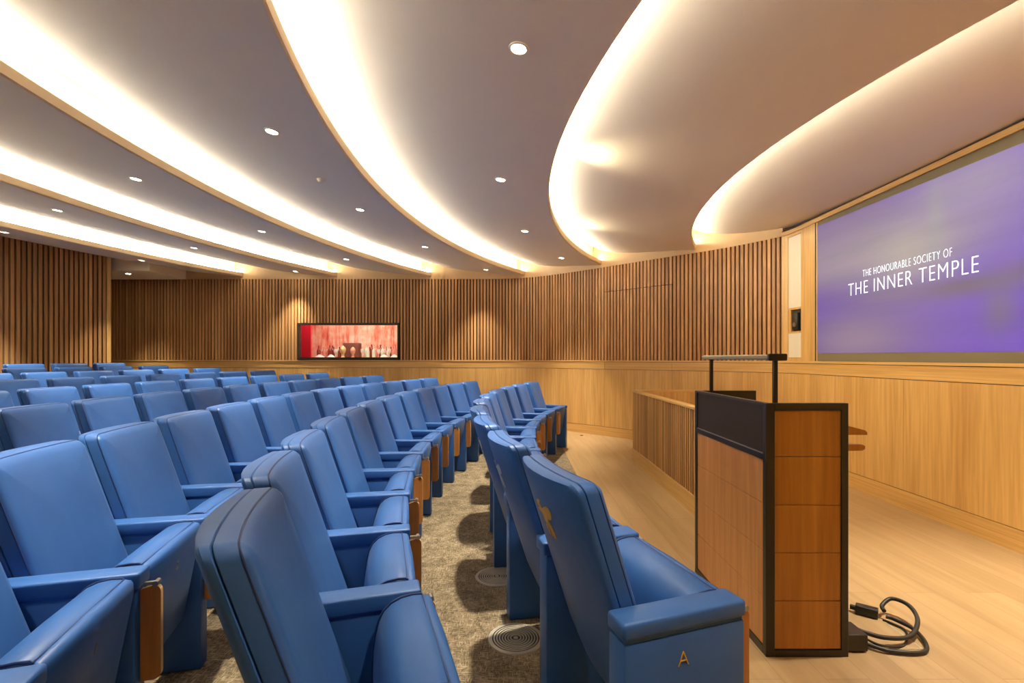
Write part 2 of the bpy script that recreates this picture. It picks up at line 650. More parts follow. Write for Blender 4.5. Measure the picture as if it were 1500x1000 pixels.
# rear wall: slatted, concentric with the rows
RW = 16.6
a0 = math.asin(4.42 / RW)
rp = [Vector((CX - RW * cos(a), CY + RW * sin(a))) for a in [(-1 + 2 * i / 60) * a0 for i in range(61)]]
RP = Path(rp)        # runs from the near end to the far end: the room is on its right
bm = bmesh.new()
strip(bm, RP, 0, RP.L, 0, 3.6, -.9, -.03)
wr = struct(link('wall_rear', bm, M['slat_back'], smooth=False))
bm = bmesh.new()
d = .05
while d < RP.L - .1:
    p, t, nn = RP.at(d)
    a, b = p - t * .024, p + t * .024
    v = []
    for q in (a, b):
        for o in (-.03, .0):
            r = q + nn * o
            v.append((bm.verts.new((r.x, r.y, 0)), bm.verts.new((r.x, r.y, 3.4))))
    (A0, A0t), (A1, A1t), (B0, B0t), (B1, B1t) = v
    for f in ((A0, A0t, A1t, A1), (A1, A1t, B1t, B1), (B1, B1t, B0t, B0)):
        bm.faces.new(f)
    d += .0745
link('slat_cladding', bm, M['slat'], wr, False)
bm = bmesh.new()
strip(bm, RP, RP.L - .07, RP.L + .0, 0, 3.4, -.03, .004)
link('end_post', bm, M['oak_v'], wr, False)
# closing wall on the far left, and the soffit of the corner recess
bm = bmesh.new()
box(bm, -9.4, -9.15, -1.4, 10.3, 0, 3.6)
struct(link('wall_left', bm, M['oak_v'], smooth=False))
bm = bmesh.new()
box(bm, -9.15, -6.74, 8.95, 9.95, 2.985, 3.6)
struct(link('ceiling_recess', bm, M['white_paint'], smooth=False))

# ------------------------------------------------------------------ floor
SEAT_R = [9.042, 9.957, 10.815, 11.794, 12.850, 13.758, 14.636, 15.450, 16.15]
SEAT_Z = [0, .004, .042, .078, .112, .156, .20, .241, .288]
SEAT_A = [-.3648, -.3344, -.3601, -.3469, -.3375, -.316, -.2926, -.272, -.258]
SEAT_P = [4.12, 3.341, 3.041, 2.840, 2.686, 2.551, 2.396, 2.288, 2.15]      # degrees
SCX, SCY = 8.8015, 4.3844
bm = bmesh.new()
box(bm, -9.4, 3.8, -1.5, 10.3, -.2, 0)
floor = struct(link('floor', bm, M['planks'], smooth=False))
bm = bmesh.new()
box(bm, -9.15, .705, -1.3, 7.66, .0005, .006, mi=0)
box(bm, -9.15, -.35, 7.66, 9.98, .0005, .006)
link('carpet', bm, M['carpet'], floor, False)
bm = bmesh.new()
Rs = [SEAT_R[i - 1] + .13 for i in range(2, 9)]
for i, R in enumerate(Rs):
    z1 = SEAT_Z[i + 2]
    R1 = Rs[i + 1] if i + 1 < len(Rs) else 18.5
    z0 = .002
    prev = None
    n = 48
    for k in range(n + 1):
        Y = -1.2 + (9.98 + 1.2) * k / n
        f = lambda r: SCX - math.sqrt(r * r - (Y - SCY) ** 2)
        q = [bm.verts.new((f(R), Y, z0)), bm.verts.new((f(R), Y, z1)), bm.verts.new((f(R1), Y, z1)), bm.verts.new((f(R1), Y, z0))]
        if prev:
            for j in range(4):
                bm.faces.new((prev[j], prev[(j + 1) % 4], q[(j + 1) % 4], q[j]))
        else:
            bm.faces.new(q)
        prev = q
    bm.faces.new(prev[::-1])
link('carpet_tier', bm, M['carpet'], floor, False)

# ------------------------------------------------------------------ ceiling
LIP = [6.64, 8.33, 10.05, 11.78, 13.52, 15.30]
Z_LIP, RISE, LH = 3.05, .205, .082
def px_on(R, Y):
    return CX - math.sqrt(max(R * R - (Y - CY) ** 2, 0))
def ceil_z(R, k):
    """underside height of panel k (its front lip at LIP[k])"""
    t = (R - LIP[k]) / 1.72
    return Z_LIP + .18 * t + .10 * max(t, 0) ** 6
YS = [-1.35 + 11.55 * i / 90 for i in range(91)]
def sweep(bm, prof, ys=YS, closed=True, mi=None):
    prev = None
    for Y in ys:
        q = [bm.verts.new((px_on(R, Y), Y, z)) for R, z in prof]
        if prev:
            n = len(q)
            for j in range(n if closed else n - 1):
                f = bm.faces.new((prev[j], q[j], q[(j + 1) % n], prev[(j + 1) % n]))
                if mi:
                    f.material_index = mi[j]
        prev = q
ceil_root = None
for k, R in enumerate(LIP):
    Rb = (LIP[k + 1] if k + 1 < len(LIP) else 17.4) + .17
    zt = Z_LIP + LH
    bm = bmesh.new()
    prof = []
    m = 16
    for i in range(m + 1):                                   # underside, from the lip back
        r = R + .012 + (Rb - R - .012) * i / m
        prof.append((r, ceil_z(r, k)))
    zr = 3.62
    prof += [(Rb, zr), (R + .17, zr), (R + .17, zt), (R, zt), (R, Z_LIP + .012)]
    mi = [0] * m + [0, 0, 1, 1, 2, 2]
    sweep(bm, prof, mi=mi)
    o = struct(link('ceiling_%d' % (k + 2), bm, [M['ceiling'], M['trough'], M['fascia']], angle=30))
    # LED strip lying in the trough
    bm = bmesh.new()
    sweep(bm, [(R + .042, zt + .003), (R + .062, zt + .021), (R + .064, zt + .019), (R + .044, zt + .001)])
    link('led_strip', bm, LED if k > 1 else LED_DIM, o, False)
# ceiling over the stage, between the first lip and the screen wall
bm = bmesh.new()
prev = None
for i in range(61):
    a = rad(-52 + 104 * i / 60)
    q = []
    for j in range(9):
        r = 4.4 + (6.64 + .17 - 4.4) * j / 8
        q.append(bm.verts.new((CX - r * cos(a), CY + r * sin(a), 3.055 + .18 * (r - 5.02) / 1.62 + .10 * max(0, (r - 5.02) / 1.62) ** 6)))
    q += [bm.verts.new((CX - 6.81 * cos(a), CY + 6.81 * sin(a), 3.62)), bm.verts.new((CX - 4.4 * cos(a), CY + 4.4 * sin(a), 3.62))]
    if prev:
        n = len(q)
        for j in range(n):
            bm.faces.new((prev[j], q[j], q[(j + 1) % n], prev[(j + 1) % n]))
    prev = q
struct(link('ceiling_1', bm, M['ceiling'], angle=30))
bm = bmesh.new()
box(bm, -9.4, 4.2, -1.5, 10.4, 3.63, 3.72)
struct(link('ceiling', bm, M['white_paint'], smooth=False))

# ------------------------------------------------------------------ downlights
ORD = ['', 'first', 'second', 'third', 'fourth', 'fifth', 'sixth', 'seventh', 'eighth', 'ninth', 'tenth', 'eleventh', 'twelfth', 'thirteenth', 'fourteenth']
SPOT_E = 400
ring_me = lens_me = None
def downlight(R, ang, k, label, power=1., flat=None):
    global ring_me, lens_me
    a = rad(ang)
    X, Y = CX - R * cos(a), CY - R * sin(a)
    z = ceil_z(R, k) if flat is None else flat
    r = empty('downlight', (X, Y, z))
    if flat is None:     # tilt with the sloping panel
        r.rotation_mode = 'XYZ'
        sl = math.atan(RISE / 1.72)
        ax = Vector((sin(a), -cos(a), 0))
        r.rotation_euler = Matrix.Rotation(sl, 3, Vector((-sin(a), cos(a), 0))).to_euler()
    tag(r, label, 'ceiling light', 'recessed ceiling downlights')
    if ring_me is None:
        b2 = bmesh.new()
        lathe(b2, [(.040, -.001), (.043, -.008), (.054, -.006), (.056, .004), (.040, .004), (.040, -.001)], n=28)
        o = link('trim_ring', b2, M['white_paint'], r)
        ring_me = o.data
        b2 = bmesh.new()
        lathe(b2, [(0, -.004), (.0395, -.004), (.0395, .003), (0, .003)], n=28)
        o = link('lens', b2, LENS, r)
        lens_me = o.data
    else:
        for nm, me in (('trim_ring', ring_me), ('lens', lens_me)):
            o = bpy.data.objects.new(nm, me)
            COL.objects.link(o)
            o.parent = r
    l = bpy.data.lights.new('lamp', 'SPOT')
    l.energy = SPOT_E * power
    l.color = (1., .87, .66)
    l.spot_size = rad(66)
    l.spot_blend = 1.
    l.shadow_soft_size = .04
    lo = bpy.data.objects.new('lamp', l)
    lo.location = (0, 0, -.02)
    COL.objects.link(lo)
    lo.parent = r
    return r
BANDS = [(1, 8.80, [11.3, -1.7, -14.2, -26.5], 'third'), (2, 10.52, [4.0, -6.6, -17.1, -28.6], 'fourth'),
         (3, 12.30, [-1.2, -10.3, -19.3], 'fifth'), (4, 14.04, [-5.1, -13.1, -21.9], 'sixth'), (5, 15.78, [-8.1, -15.2], 'seventh')]
for k, R, angs, nm in BANDS:
    for i, a in enumerate(sorted(angs)):
        downlight(R, a, k, 'small round downlight, %s from the far wall in the %s ceiling band from the screen' % (ORD[i + 1], nm), .55 if i == 0 and k > 1 else 1.)
    # one more lamp of the same row carries on past the edge of the photograph
    step = (max(angs) - min(angs)) / (len(angs) - 1)
    a = max(angs) + step
    if CY - R * sin(rad(a)) > .5:
        downlight(R, a, k, 'small round downlight, %s from the far wall in the %s ceiling band from the screen' % (ORD[len(angs) + 1], nm), 1. if CY - R * sin(rad(a)) > .9 else .35)
# the lamp in the low soffit of the corner recess
X, Y = (188 - 757) / 715 * 9.25, 9.25
r = downlight(10, 0, 1, 'small round downlight in the low soffit of the far corner recess', .6, flat=2.985)
r.location = (X, Y, 2.985)

# stage spotlights tucked into the second cove
for (X, Y), tgt, nm, pw in (((.42, 4.45), (3.57, 3.7, .75), 'stage spotlight tucked in the cove above the middle of the front row', 170),
                          ((.75, 6.95), (3.57, 4.6, .9), 'stage spotlight tucked in the cove beside the far wall', 110)):
    r = empty('cove_spotlight', (X - .13, Y, 3.20))
    tag(r, nm, 'spotlight')
    b2 = bmesh.new()
    lathe(b2, [(0, -.03), (.02, -.03), (.022, .03), (0, .03)], n=16)
    bmesh.ops.rotate(b2, verts=b2.verts, cent=(0, 0, 0), matrix=Matrix.Rotation(pi / 2, 3, 'Y'))
    link('lamp_body', b2, M['steel'], r)
    l = bpy.data.lights.new('lamp', 'SPOT')
    l.energy = pw
    l.color = (1., .82, .5)
    l.spot_size = rad(108)
    l.spot_blend = 1.
    l.shadow_soft_size = .02
    lo = bpy.data.objects.new('lamp', l)
    v = Vector(tgt) - Vector((X - .09, Y, 3.20))
    lo.rotation_euler = v.to_track_quat('-Z', 'Y').to_euler()
    lo.location = (.04, 0, 0)
    COL.objects.link(lo)
    lo.parent = r
# two more lamps in the stage ceiling, nearer than the photograph reaches
def stage_lamp(x, y, nm, pw):
    rr = math.hypot(x - CX, y - CY)
    r = downlight(10, 0, 1, nm, pw, flat=3.055 + (.18 * (rr - 5.02) / 1.62 + .10 * max(0, (rr - 5.02) / 1.62) ** 6) - .004)
    r.location = (x, y, 3.055 + (.18 * (rr - 5.02) / 1.62 + .10 * max(0, (rr - 5.02) / 1.62) ** 6) - .004)
stage_lamp(2.75, 2.35, 'small round downlight over the stage, beside the screen wall', 1.1)
stage_lamp(2.75, .6, 'small round downlight over the stage, at the near end of the room', .7)

# smoke detector
a = math.asin((CY - 4.69) / 10.8)
dt = bmesh.new()
lathe(dt, [(0, -.028), (.02, -.028), (.03, -.02), (.04, -.006), (.042, .0), (0, .0)], n=20)
o = link('smoke_detector', dt, M['white_paint'])
Rd = math.hypot(-1.88 - CX, 4.69 - CY)
o.location = (-1.88, 4.69, ceil_z(Rd, 2) - .001)
tag(o, 'small round white smoke detector on the fourth ceiling band from the screen', 'smoke detector')

# ------------------------------------------------------------------ window to the lit room beyond
wy = 10.0
wx0, wx1 = WP.at(d_win0)[0].x, WP.at(d_win1)[0].x
bm = bmesh.new()
f_ = .035
for b_ in ((wx0, wx1, WIN_Z0 - .02, WIN_Z0 + .025), (wx0, wx1, WIN_Z1 - .012, WIN_Z1 + .03), (wx0 - .0, wx0 + f_, WIN_Z0, WIN_Z1), (wx1 - f_, wx1, WIN_Z0, WIN_Z1)):
    box(bm, b_[0], b_[1], wy - .03, wy + .075, b_[2], b_[3])
win = struct(link('window_1', bm, M['black'], smooth=False))
def glass_mat():
    m, nt, b = new_mat('clear_glass')
    b.inputs['Base Color'].default_value = (1, 1, 1, 1)
    b.inputs['Roughness'].default_value = 0
    b.inputs['Transmission Weight'].default_value = 1
    b.inputs['IOR'].default_value = 1.0
    b.inputs['Specular IOR Level'].default_value = 0
    return m
bm = bmesh.new()
box(bm, wx0 + f_, wx1 - f_, wy + .02, wy + .024, WIN_Z0 + .025, WIN_Z1 - .012)
link('glass_pane', bm, glass_mat(), win, False)
# the room behind: red side wall, pale back wall with panels, a counter
def backroom_mat():
    m, nt, b = new_mat('mural_wall')
    n = noise(nt, coords(nt, (9, 1, 1.4)), 1., 4., .7)
    c = ramp(nt, n, [(.32, (.55, .10, .07)), (.46, (.80, .36, .25)), (.58, (.85, .68, .54)), (.70, (.60, .66, .54))])
    n2 = noise(nt, coords(nt, (4, 1, 6)), 1., 2., .6)
    c = mixc(nt, c, ramp(nt, n2, [(.4, (1., .55, .45)), (.62, (1., 1., 1.))]), .7, 'MULTIPLY')
    nt.links.new(c, b.inputs['Base Color'])
    b.inputs['Roughness'].default_value = .7
    return m
RED = plain('red_paint', (.70, .012, .035), .55)
bm = bmesh.new()
box(bm, wx0 - .6, wx1 + .6, 11.5, 11.6, .9, 2.75)
wb = struct(link('wall_backroom', bm, backroom_mat(), smooth=False))
bm = bmesh.new()
box(bm, -5.12, -5.02, 10.09, 11.5, .9, 2.75)
link('red_return', bm, RED, wb, False)
bm = bmesh.new()
box(bm, -5.0, -4.46, 10.56, 10.62, .9, 2.75)
link('red_panel', bm, RED, wb, False)
bm = bmesh.new()
box(bm, wx1 + .3, wx1 + .4, 10.09, 11.5, .9, 2.75)
link('side_panel', bm, M['white_paint'], wb, False)
bm = bmesh.new()
box(bm, wx0 - .6, wx1 + .6, 10.09, 11.6, 2.75, 2.8)
struct(link('ceiling_backroom', bm, M['white_paint'], smooth=False))
bm = bmesh.new()
box(bm, -4.56, wx1 + .28, 10.76, 11.4, .6, 1.385, .006)
ct = link('serving_counter', bm, M['white_paint'])
tag(ct, 'white counter behind the window in the far wall', 'counter')
bm = bmesh.new()
box(bm, wx0 - .6, wx1 + .6, 10.09, 11.6, .5, .6)
struct(link('floor_backroom', bm, M['white_paint'], smooth=False))
l = bpy.data.lights.new('backroom_lamp', 'AREA')
l.shape = 'RECTANGLE'
l.size, l.size_y, l.energy, l.color = 2.0, .5, 34, (1., .84, .70)
lo = bpy.data.objects.new('backroom_lamp', l)
lo.location = ((wx0 + wx1) / 2, 10.32, 2.7)
lo.rotation_euler = (rad(18), 0, 0)
COL.objects.link(lo)
# tall wine glasses and bottles standing on the counter, two urns and a brown chest
def goblet(name, prof, mat, loc, n=12, s=1.):
    b2 = bmesh.new()
    lathe(b2, [(r * s, z * s) for r, z in prof], n=n)
    o = link(name, b2, mat)
    o.location = loc
    return o
BOT = [(0, 0), (.03, 0), (.032, .01), (.032, .12), (.022, .15), (.011, .17), (.011, .215), (0, .215)]
GLS = [(0, 0), (.03, 0), (.004, .008), (.004, .075), (.022, .09), (.032, .125), (.030, .165), (.024, .165), (.0, .1)]
MB = [plain('brown_bottle_glass', (.20, .035, .025), .2), plain('pale_bottle_glass', (.60, .62, .50), .2), plain('pink_bottle_glass', (.62, .22, .17), .2), plain('clear_goblet', (.75, .72, .68), .15)]
BN = ['dark brown bottle', 'pale green bottle', 'pink bottle', 'clear stemmed goblet']
protos = {}
for i in range(44):
    kx = -4.46 + i * .041 + random.uniform(-.008, .008)
    if -3.97 < kx < -3.51:
        continue
    kind = random.choice((0, 0, 1, 2, 3, 3))
    yy = 11.0 + (i % 3) * .14
    s = random.uniform(1.15, 1.45)
    nm = 'goblet' if kind == 3 else 'bottle'
    if kind in protos:
        o = protos[kind].copy()
        COL.objects.link(o)
        o.location = (kx, yy, 1.385)
    else:
        o = goblet(nm, GLS if kind == 3 else BOT, MB[kind], (kx, yy, 1.385))
        protos[kind] = o
    o.scale = (s, s, s)
    tag(o, '%s among the glassware on the white counter behind the window' % BN[kind], nm, BN[kind] + 's behind the window')
bm = bmesh.new()
box(bm, -3.92, -3.56, 11.0, 11.2, 0, .34, .01)
o = link('chest', bm, plain('chest_brown', (.16, .05, .03), .5))
o.location = (0, 0, 1.385)
tag(o, 'dark brown chest on the counter behind two urns in the window', 'chest')
URN = [(0, 0), (.045, 0), (.05, .015), (.03, .03), (.028, .09), (.055, .13), (.065, .19), (.05, .235), (.03, .25), (.02, .27), (0, .275)]
o = goblet('urn', URN, plain('cream_urn', (.72, .50, .26), .4), (-3.86, 10.84, 1.385), 20)
tag(o, 'tall cream urn before the brown chest, nearer the red panel', 'urn')
o = goblet('urn', URN, plain('pink_urn', (.72, .36, .24), .4), (-3.64, 10.84, 1.385), 20, .9)
tag(o, 'shorter pinkish urn before the brown chest in the window', 'urn')
FOLD = plain('white_napkin', (.8, .74, .72), .8)
for i, (x_, w_) in enumerate(((-4.38, .12), (-4.13, .10), (-2.95, .10), (-2.72, .10))):
    b2 = bmesh.new()
    lathe(b2, [(0, 0), (w_, 0), (w_ * .95, .015), (w_ * .6, .05), (w_ * .2, .075), (0, .08)], n=9)
    bmesh.ops.scale(b2, vec=(1, .55, 1), verts=b2.verts)
    o = link('napkin', b2, FOLD)
    o.location = (x_, 10.85, 1.385)
    tag(o, 'folded white napkin heaped on the counter, %s from the red panel' % ORD[i + 1], 'napkin', 'napkins behind the window')

# ------------------------------------------------------------------ seats
LEAN = tan(rad(18))
def outline(hw, z0, z1, rt, rb, n=6):
    P = []
    for cx, cz, r, a in ((hw - rt, z1 - rt, rt, 0), (-hw + rt, z1 - rt, rt, 90), (-hw + rb, z0 + rb, rb, 180), (hw - rb, z0 + rb, rb, 270)):
        for i in range(n + 1):
            t = rad(a + 90 * i / n)
            P.append((cx + r * cos(t), cz + r * sin(t)))
    # extra points along the straight edges so the panel can bend
    Q = []
    for i, p in enumerate(P):
        q = P[(i + 1) % len(P)]
        Q.append(p)
        L = math.hypot(q[0] - p[0], q[1] - p[1])
        if L > .12:
            m = 6
            for k in range(1, m):
                Q.append((p[0] + (q[0] - p[0]) * k / m, p[1] + (q[1] - p[1]) * k / m))
    return Q
def cushion(bm, hw, z0, z1, rt, rb, layers, f):
    base_n = None
    rings = []
    for ins, u in layers:
        r1, r2 = max(rt - ins, .004), max(rb - ins, .004)
        w = max(hw - ins, .006)
        a, b = z0 + min(ins, (z1 - z0) / 2 - .01), z1 - min(ins, (z1 - z0) / 2 - .01)
        # keep the same point count on every ring
        P = []
        for cx, cz, r, ang in ((w - r1, b - r1, r1, 0), (-w + r1, b - r1, r1, 90), (-w + r2, a + r2, r2, 180), (w - r2, a + r2, r2, 270)):
            r = min(r, w * .9)
            for i in range(7):
                t = rad(ang + 90 * i / 6)
                P.append((cx + r * cos(t), cz + r * sin(t)))
        Q = []
        for i in range(28):
            p, q = P[i], P[(i + 1) % 28]
            Q.append(p)
            if i % 7 == 6:
                for k in range(1, 6):
                    Q.append((p[0] + (q[0] - p[0]) * k / 6, p[1] + (q[1] - p[1]) * k / 6))
        rings.append([bm.verts.new(f(x, u, z)) for x, z in Q])
    n = len(rings[0])
    for A, B in zip(rings, rings[1:]):
        for k in range(n):
            bm.faces.new((A[k], A[(k + 1) % n], B[(k + 1) % n], B[k]))
    bm.faces.new(rings[0][::-1])
    bm.faces.new(rings[-1])
    return rings
def back_f(x, u, z):
    return (x, u + (1.0 - z) * LEAN + .020 * (x / .25) ** 2 - .020, z)
def loop_pts(hw, z0, z1, rt, rb, ins, u):
    return [back_f(x, u, z) for x, z in outline(hw - ins, z0 + ins, z1 - ins, rt - ins, rb - ins)]

L = M['leather']
ME = {}
def grab(name, bm, mat, angle=40):
    o = link(name, bm, mat, None, True, angle)
    me = o.data
    bpy.data.objects.remove(o)
    ME[name] = me
bm = bmesh.new()
cushion(bm, .240, .40, 1.012, .032, .04,
        [(.2, -.068), (.03, -.068), (.0035, -.0675), (0, -.0645), (0, -.028), (.004, -.015), (.013, -.006), (.030, 0), (.08, .004), (.15, .007), (.235, .008)], back_f)
grab('backrest', bm, L)
bm = bmesh.new()
tube(bm, loop_pts(.240, .40, 1.012, .032, .04,   .0022, -.022), .0028, 6, True)
grab('piping', bm, M['piping'])
bm = bmesh.new()
def bulge(x):
    return -.024 * (1 - min(1, (x / .2425) ** 2))
def shell_f(x, u, z):
    p = back_f(x, u + bulge(x) * min(1, max(0, (-.072 - u) / .02)), z)
    return (p[0], p[1] + max(0, .42 - z) ** 2 * .9, p[2])
cushion(bm, .2425, .24, 1.0105, .034, .05,
        [(.235, -.098), (.16, -.098), (.06, -.0975), (.020, -.096), (.006, -.092), (0, -.086), (0, -.0715), (.0025, -.0695), (.03, -.0690), (.2, -.0695)], shell_f)
grab('back_shell', bm, L)
# folded seat: side profile (y, z)
PROF = [(.414, .600), (.413, .632), (.407, .642), (.392, .646), (.386, .642), (.381, .647), (.355, .649), (.322, .645), (.294, .633), (.272, .613), (.258, .586), (.249, .55), (.242, .50),
        (.240, .43), (.246, .35), (.262, .285), (.290, .25), (.330, .238), (.350, .245)]
def offset_poly(P, o):
    n = len(P)
    out = []
    cy_ = sum(p[0] for p in P) / n
    for i in range(n):
        a, b = Vector(P[i - 1]), Vector(P[(i + 1) % n])
        t = (b - a).normalized()
        nn = Vector((t.y, -t.x))
        p = Vector(P[i])
        out.append(tuple(p - nn * o))
    return out
hw = .229
area = sum(PROF[i][0] * PROF[(i + 1) % len(PROF)][1] - PROF[(i + 1) % len(PROF)][0] * PROF[i][1] for i in range(len(PROF)))
sg = 1 if area > 0 else -1
bm = bmesh.new()
rings = []
for x, o in ((-hw, .014), (-hw + .004, .006), (-hw + .014, 0), (0, -.004), (hw - .014, 0), (hw - .004, .006), (hw, .014)):
    rings.append([bm.verts.new((x, y, z)) for y, z in offset_poly(PROF, o * sg)])
n = len(PROF)
for A, B in zip(rings, rings[1:]):
    for k in range(n):
        bm.faces.new((A[k], A[(k + 1) % n], B[(k + 1) % n], B[k]))
bm.faces.new(rings[0])
bm.faces.new(rings[-1][::-1])
grab('seat', bm, L, 60)
bm = bmesh.new()
for s in (-1, 1):
    pts = [(s * (hw - .010), y, z) for y, z in offset_poly(PROF, -.002 * sg)[4:17]]
    tube(bm, pts, .0032, 6)
tube(bm, [(x * hw / 10 * .96, .3865, .6445) for x in range(-10, 11)], .0032, 6)
grab('seat_piping', bm, M['piping'])
bm = bmesh.new()
box(bm, -.040, .040, .0, .418, .600, .652, .008, 3)
grab('armrest', bm, L)
bm = bmesh.new()
box(bm, -.047, .047, -.004, .420, .600, .650, .011, 3)
grab('end_armrest', bm, L)
bm = bmesh.new()
box(bm, -.034, .034, .012, .405, .004, .592, .008, 2)
box(bm, -.030, .030, .016, .40, .585, .602)
grab('side_panel', bm, L)
bm = bmesh.new()
box(bm, -.044, .044, .0, .414, .004, .592, .008, 2)
box(bm, -.039, .039, .006, .408, .585, .602)
grab('end_panel', bm, L)
# writing tablet stored upright in front of the standard
bm = bmesh.new()
TP = []
y0, y1, z0, z1, r = .408, .466, .290, .598, .022
TP += [(y0, z0)]
for i in range(5):
    t = rad(-90 + 90 * i / 4)
    TP.append((y1 - r + r * cos(t), z0 + r + r * sin(t)))
for i in range(5):
    t = rad(90 * i / 4)
    TP.append((y1 - r + r * cos(t), z1 - r + r * sin(t)))
TP += [(y0, z1 - .012)]
A = [bm.verts.new((-.009, y, z)) for y, z in TP]
B = [bm.verts.new((.009, y, z)) for y, z in TP]
bm.faces.new(A)
bm.faces.new(B[::-1])
for k in range(len(TP)):
    bm.faces.new((A[k], A[(k + 1) % len(TP)], B[(k + 1) % len(TP)], B[k])).material_index = 1
grab('writing_tablet', bm, [M['tablet'], M['tablet_edge']])
bm = bmesh.new()
lathe(bm, [(0, -.014), (.009, -.014), (.009, .014), (0, .014)], n=12)
bmesh.ops.rotate(bm, verts=bm.verts, cent=(0, 0, 0), matrix=Matrix.Rotation(pi / 2, 3, 'Y'))
bmesh.ops.translate(bm, verts=bm.verts, vec=(0, .452, .603))
box(bm, -.006, .006, .417, .452, .597, .608)
grab('hinge', bm, M['steel'])

def put(name, me, parent, loc=(0, 0, 0), rz=0):
    o = bpy.data.objects.new(name, me)
    COL.objects.link(o)
    o.parent = parent
    o.location = loc
    o.rotation_euler = (0, 0, rz)
    return o

def chair(row, a, label, near_end=False, far_end=False, half=None):
    R, z = SEAT_R[row], SEAT_Z[row]
    if row == 1 and near_end:
        R -= .035          # the end seat stands a little forward of its row
    X, Y = SCX - R * cos(a), SCY - R * sin(a)
    zz = z + (.006 if row < 2 else 0)
    r = empty('auditorium_seat', (X, Y, zz), a - pi / 2)
    tag(r, label, 'theatre seat', 'blue leather tip-up seats')
    b = put('backrest', ME['backrest'], r)
    put('piping', ME['piping'], b)
    put('back_shell', ME['back_shell'], r)
    s = put('seat', ME['seat'], r)
    if row == 0:
        s.scale = (1.10, 1, 1)
    put('piping', ME['seat_piping'], s)
    for sgn in ((1, -1) if far_end else (1,)):
        end = (near_end and sgn == 1) or (far_end and sgn == -1)
        dl = sgn * half * (.90 if end and row == 0 else 1)
        loc = (R * sin(dl), R - R * cos(dl), 0)
        wide = (1.3 if row == 0 else 1.0, 1, 1)
        p = put('side_panel', ME['end_panel' if end else 'side_panel'], r, loc, dl)
        m_ = put('armrest', ME['end_armrest' if end else 'armrest'], r, loc, dl)
        p.scale = m_.scale = (1.0, 1, 1) if end else wide
        if sgn == -1:
            continue
        t = put('writing_tablet', ME['writing_tablet'], r, loc, dl)
        put('hinge', ME['hinge'], t)
    return r

COUNT = [10, 12, 13, 15, 15, 15, 15, 15, 15]
ROWN = ['front'] + ORD[2:]
seats = {}
for row in range(9):
    R = SEAT_R[row]
    step = rad(SEAT_P[row])
    for k in range(COUNT[row]):
        a = SEAT_A[row] + .232 / R + k * step
        X, Y = SCX - R * cos(a), SCY - R * sin(a)
        if row > 2 and (Y < 1.2 or 757 + 715 * (X + .35) / max(Y, .1) < -12):
            continue
        if k == 0:
            lab = 'blue leather tip-up seat at the far end of the %s row from the stage' % ROWN[row]
        else:
            lab = 'blue leather tip-up seat %s from the far end of the %s row from the stage' % (ORD[k + 1] if k < 14 else 'fifteenth', ROWN[row])
        if row == 0:
            lab = lab.replace(' from the stage', '')
        if row == 0 and k == COUNT[0] - 1:
            lab = 'blue front-row seat with gold winged horse on back and letter A on its end'
        if row == 0 and k == COUNT[0] - 2:
            lab = 'blue front-row seat next to the one lettered A, pale horse on its back'
        seats[row, k] = chair(row, a, lab, row < 3 and k == COUNT[row] - 1, k == 0, step / 2)

# winged-horse emblem embroidered on the backs of the front row, seen from behind
PEG = {
 'body': [(-.030, .050), (-.036, .062), (-.030, .072), (-.020, .070), (-.022, .058), (-.014, .040), (.000, .034), (.012, .022), (.016, .004), (.010, -.012), (.004, -.022), (-.004, -.014), (-.008, .006), (-.018, .024)],
 'wing': [(-.010, .034), (.000, .052), (.012, .064), (.024, .062), (.030, .048), (.032, .030), (.030, .012), (.022, .004), (.012, .012), (.0, .024)],
 'foreleg': [(-.016, .026), (-.030, .030), (-.040, .022), (-.038, .018), (-.030, .024), (-.018, .016)],
 'hindleg': [(.004, -.016), (.000, -.036), (.008, -.056), (.012, -.072), (.016, -.072), (.013, -.054), (.008, -.036), (.012, -.018)],
 'hindleg2': [(.010, -.012), (.014, -.034), (.022, -.052), (.024, -.070), (.028, -.070), (.027, -.050), (.020, -.032), (.016, -.010)],
 'tail': [(.014, -.002), (.026, -.020), (.034, -.046), (.040, -.074), (.036, -.076), (.028, -.048), (.020, -.024)],
}
def emblem(seat, mat, sc):
    b2 = bmesh.new()
    zc = .845
    for P in PEG.values():
        fr, bk = [], []
        for px_, pz in P:
            x_ = px_ * sc * 1.7 - .005 + .3 * pz
            z_ = zc + pz * sc * .78
            q = back_f(x_, -.0985 + bulge(x_), z_)
            fr.append(b2.verts.new((q[0], q[1] - .0022, q[2])))
            bk.append(b2.verts.new((q[0], q[1] + .002, q[2])))
        b2.faces.new(fr)
        b2.faces.new(bk[::-1])
        for k in range(len(P)):
            b2.faces.new((fr[k], fr[(k + 1) % len(P)], bk[(k + 1) % len(P)], bk[k]))
    o = link('winged_horse_emblem', b2, mat, seat, False)
    o['label'] = 'embroidered winged horse'
emblem(seats[0, 9], M['gold'], 1.)
emblem(seats[0, 8], M['silver_thread'], 1.)
emblem(seats[0, 7], M['silver_thread'], 1.)
# the letter on the near end panel of the front row
st = seats[0, 9]
dl = rad(SEAT_P[0]) / 2 * .90
R = SEAT_R[0]
loc = Vector((R * sin(dl), R - R * cos(dl), 0))
# faces +x of the end panel; text x runs towards +y
EM = Matrix(((0, 0, 1, .0445), (1, 0, 0, 0), (0, 1, 0, 0), (0, 0, 0, 1)))
Mx = Matrix.Translation(loc) @ Matrix.Rotation(dl, 4, 'Z') @ EM @ Matrix.Translation((.192, .500, 0))
t = text_mesh('A', .062, .0012, M['gold'], 'letter', st, Mx, thin=-.0012)
t['label'] = 'gold letter A'
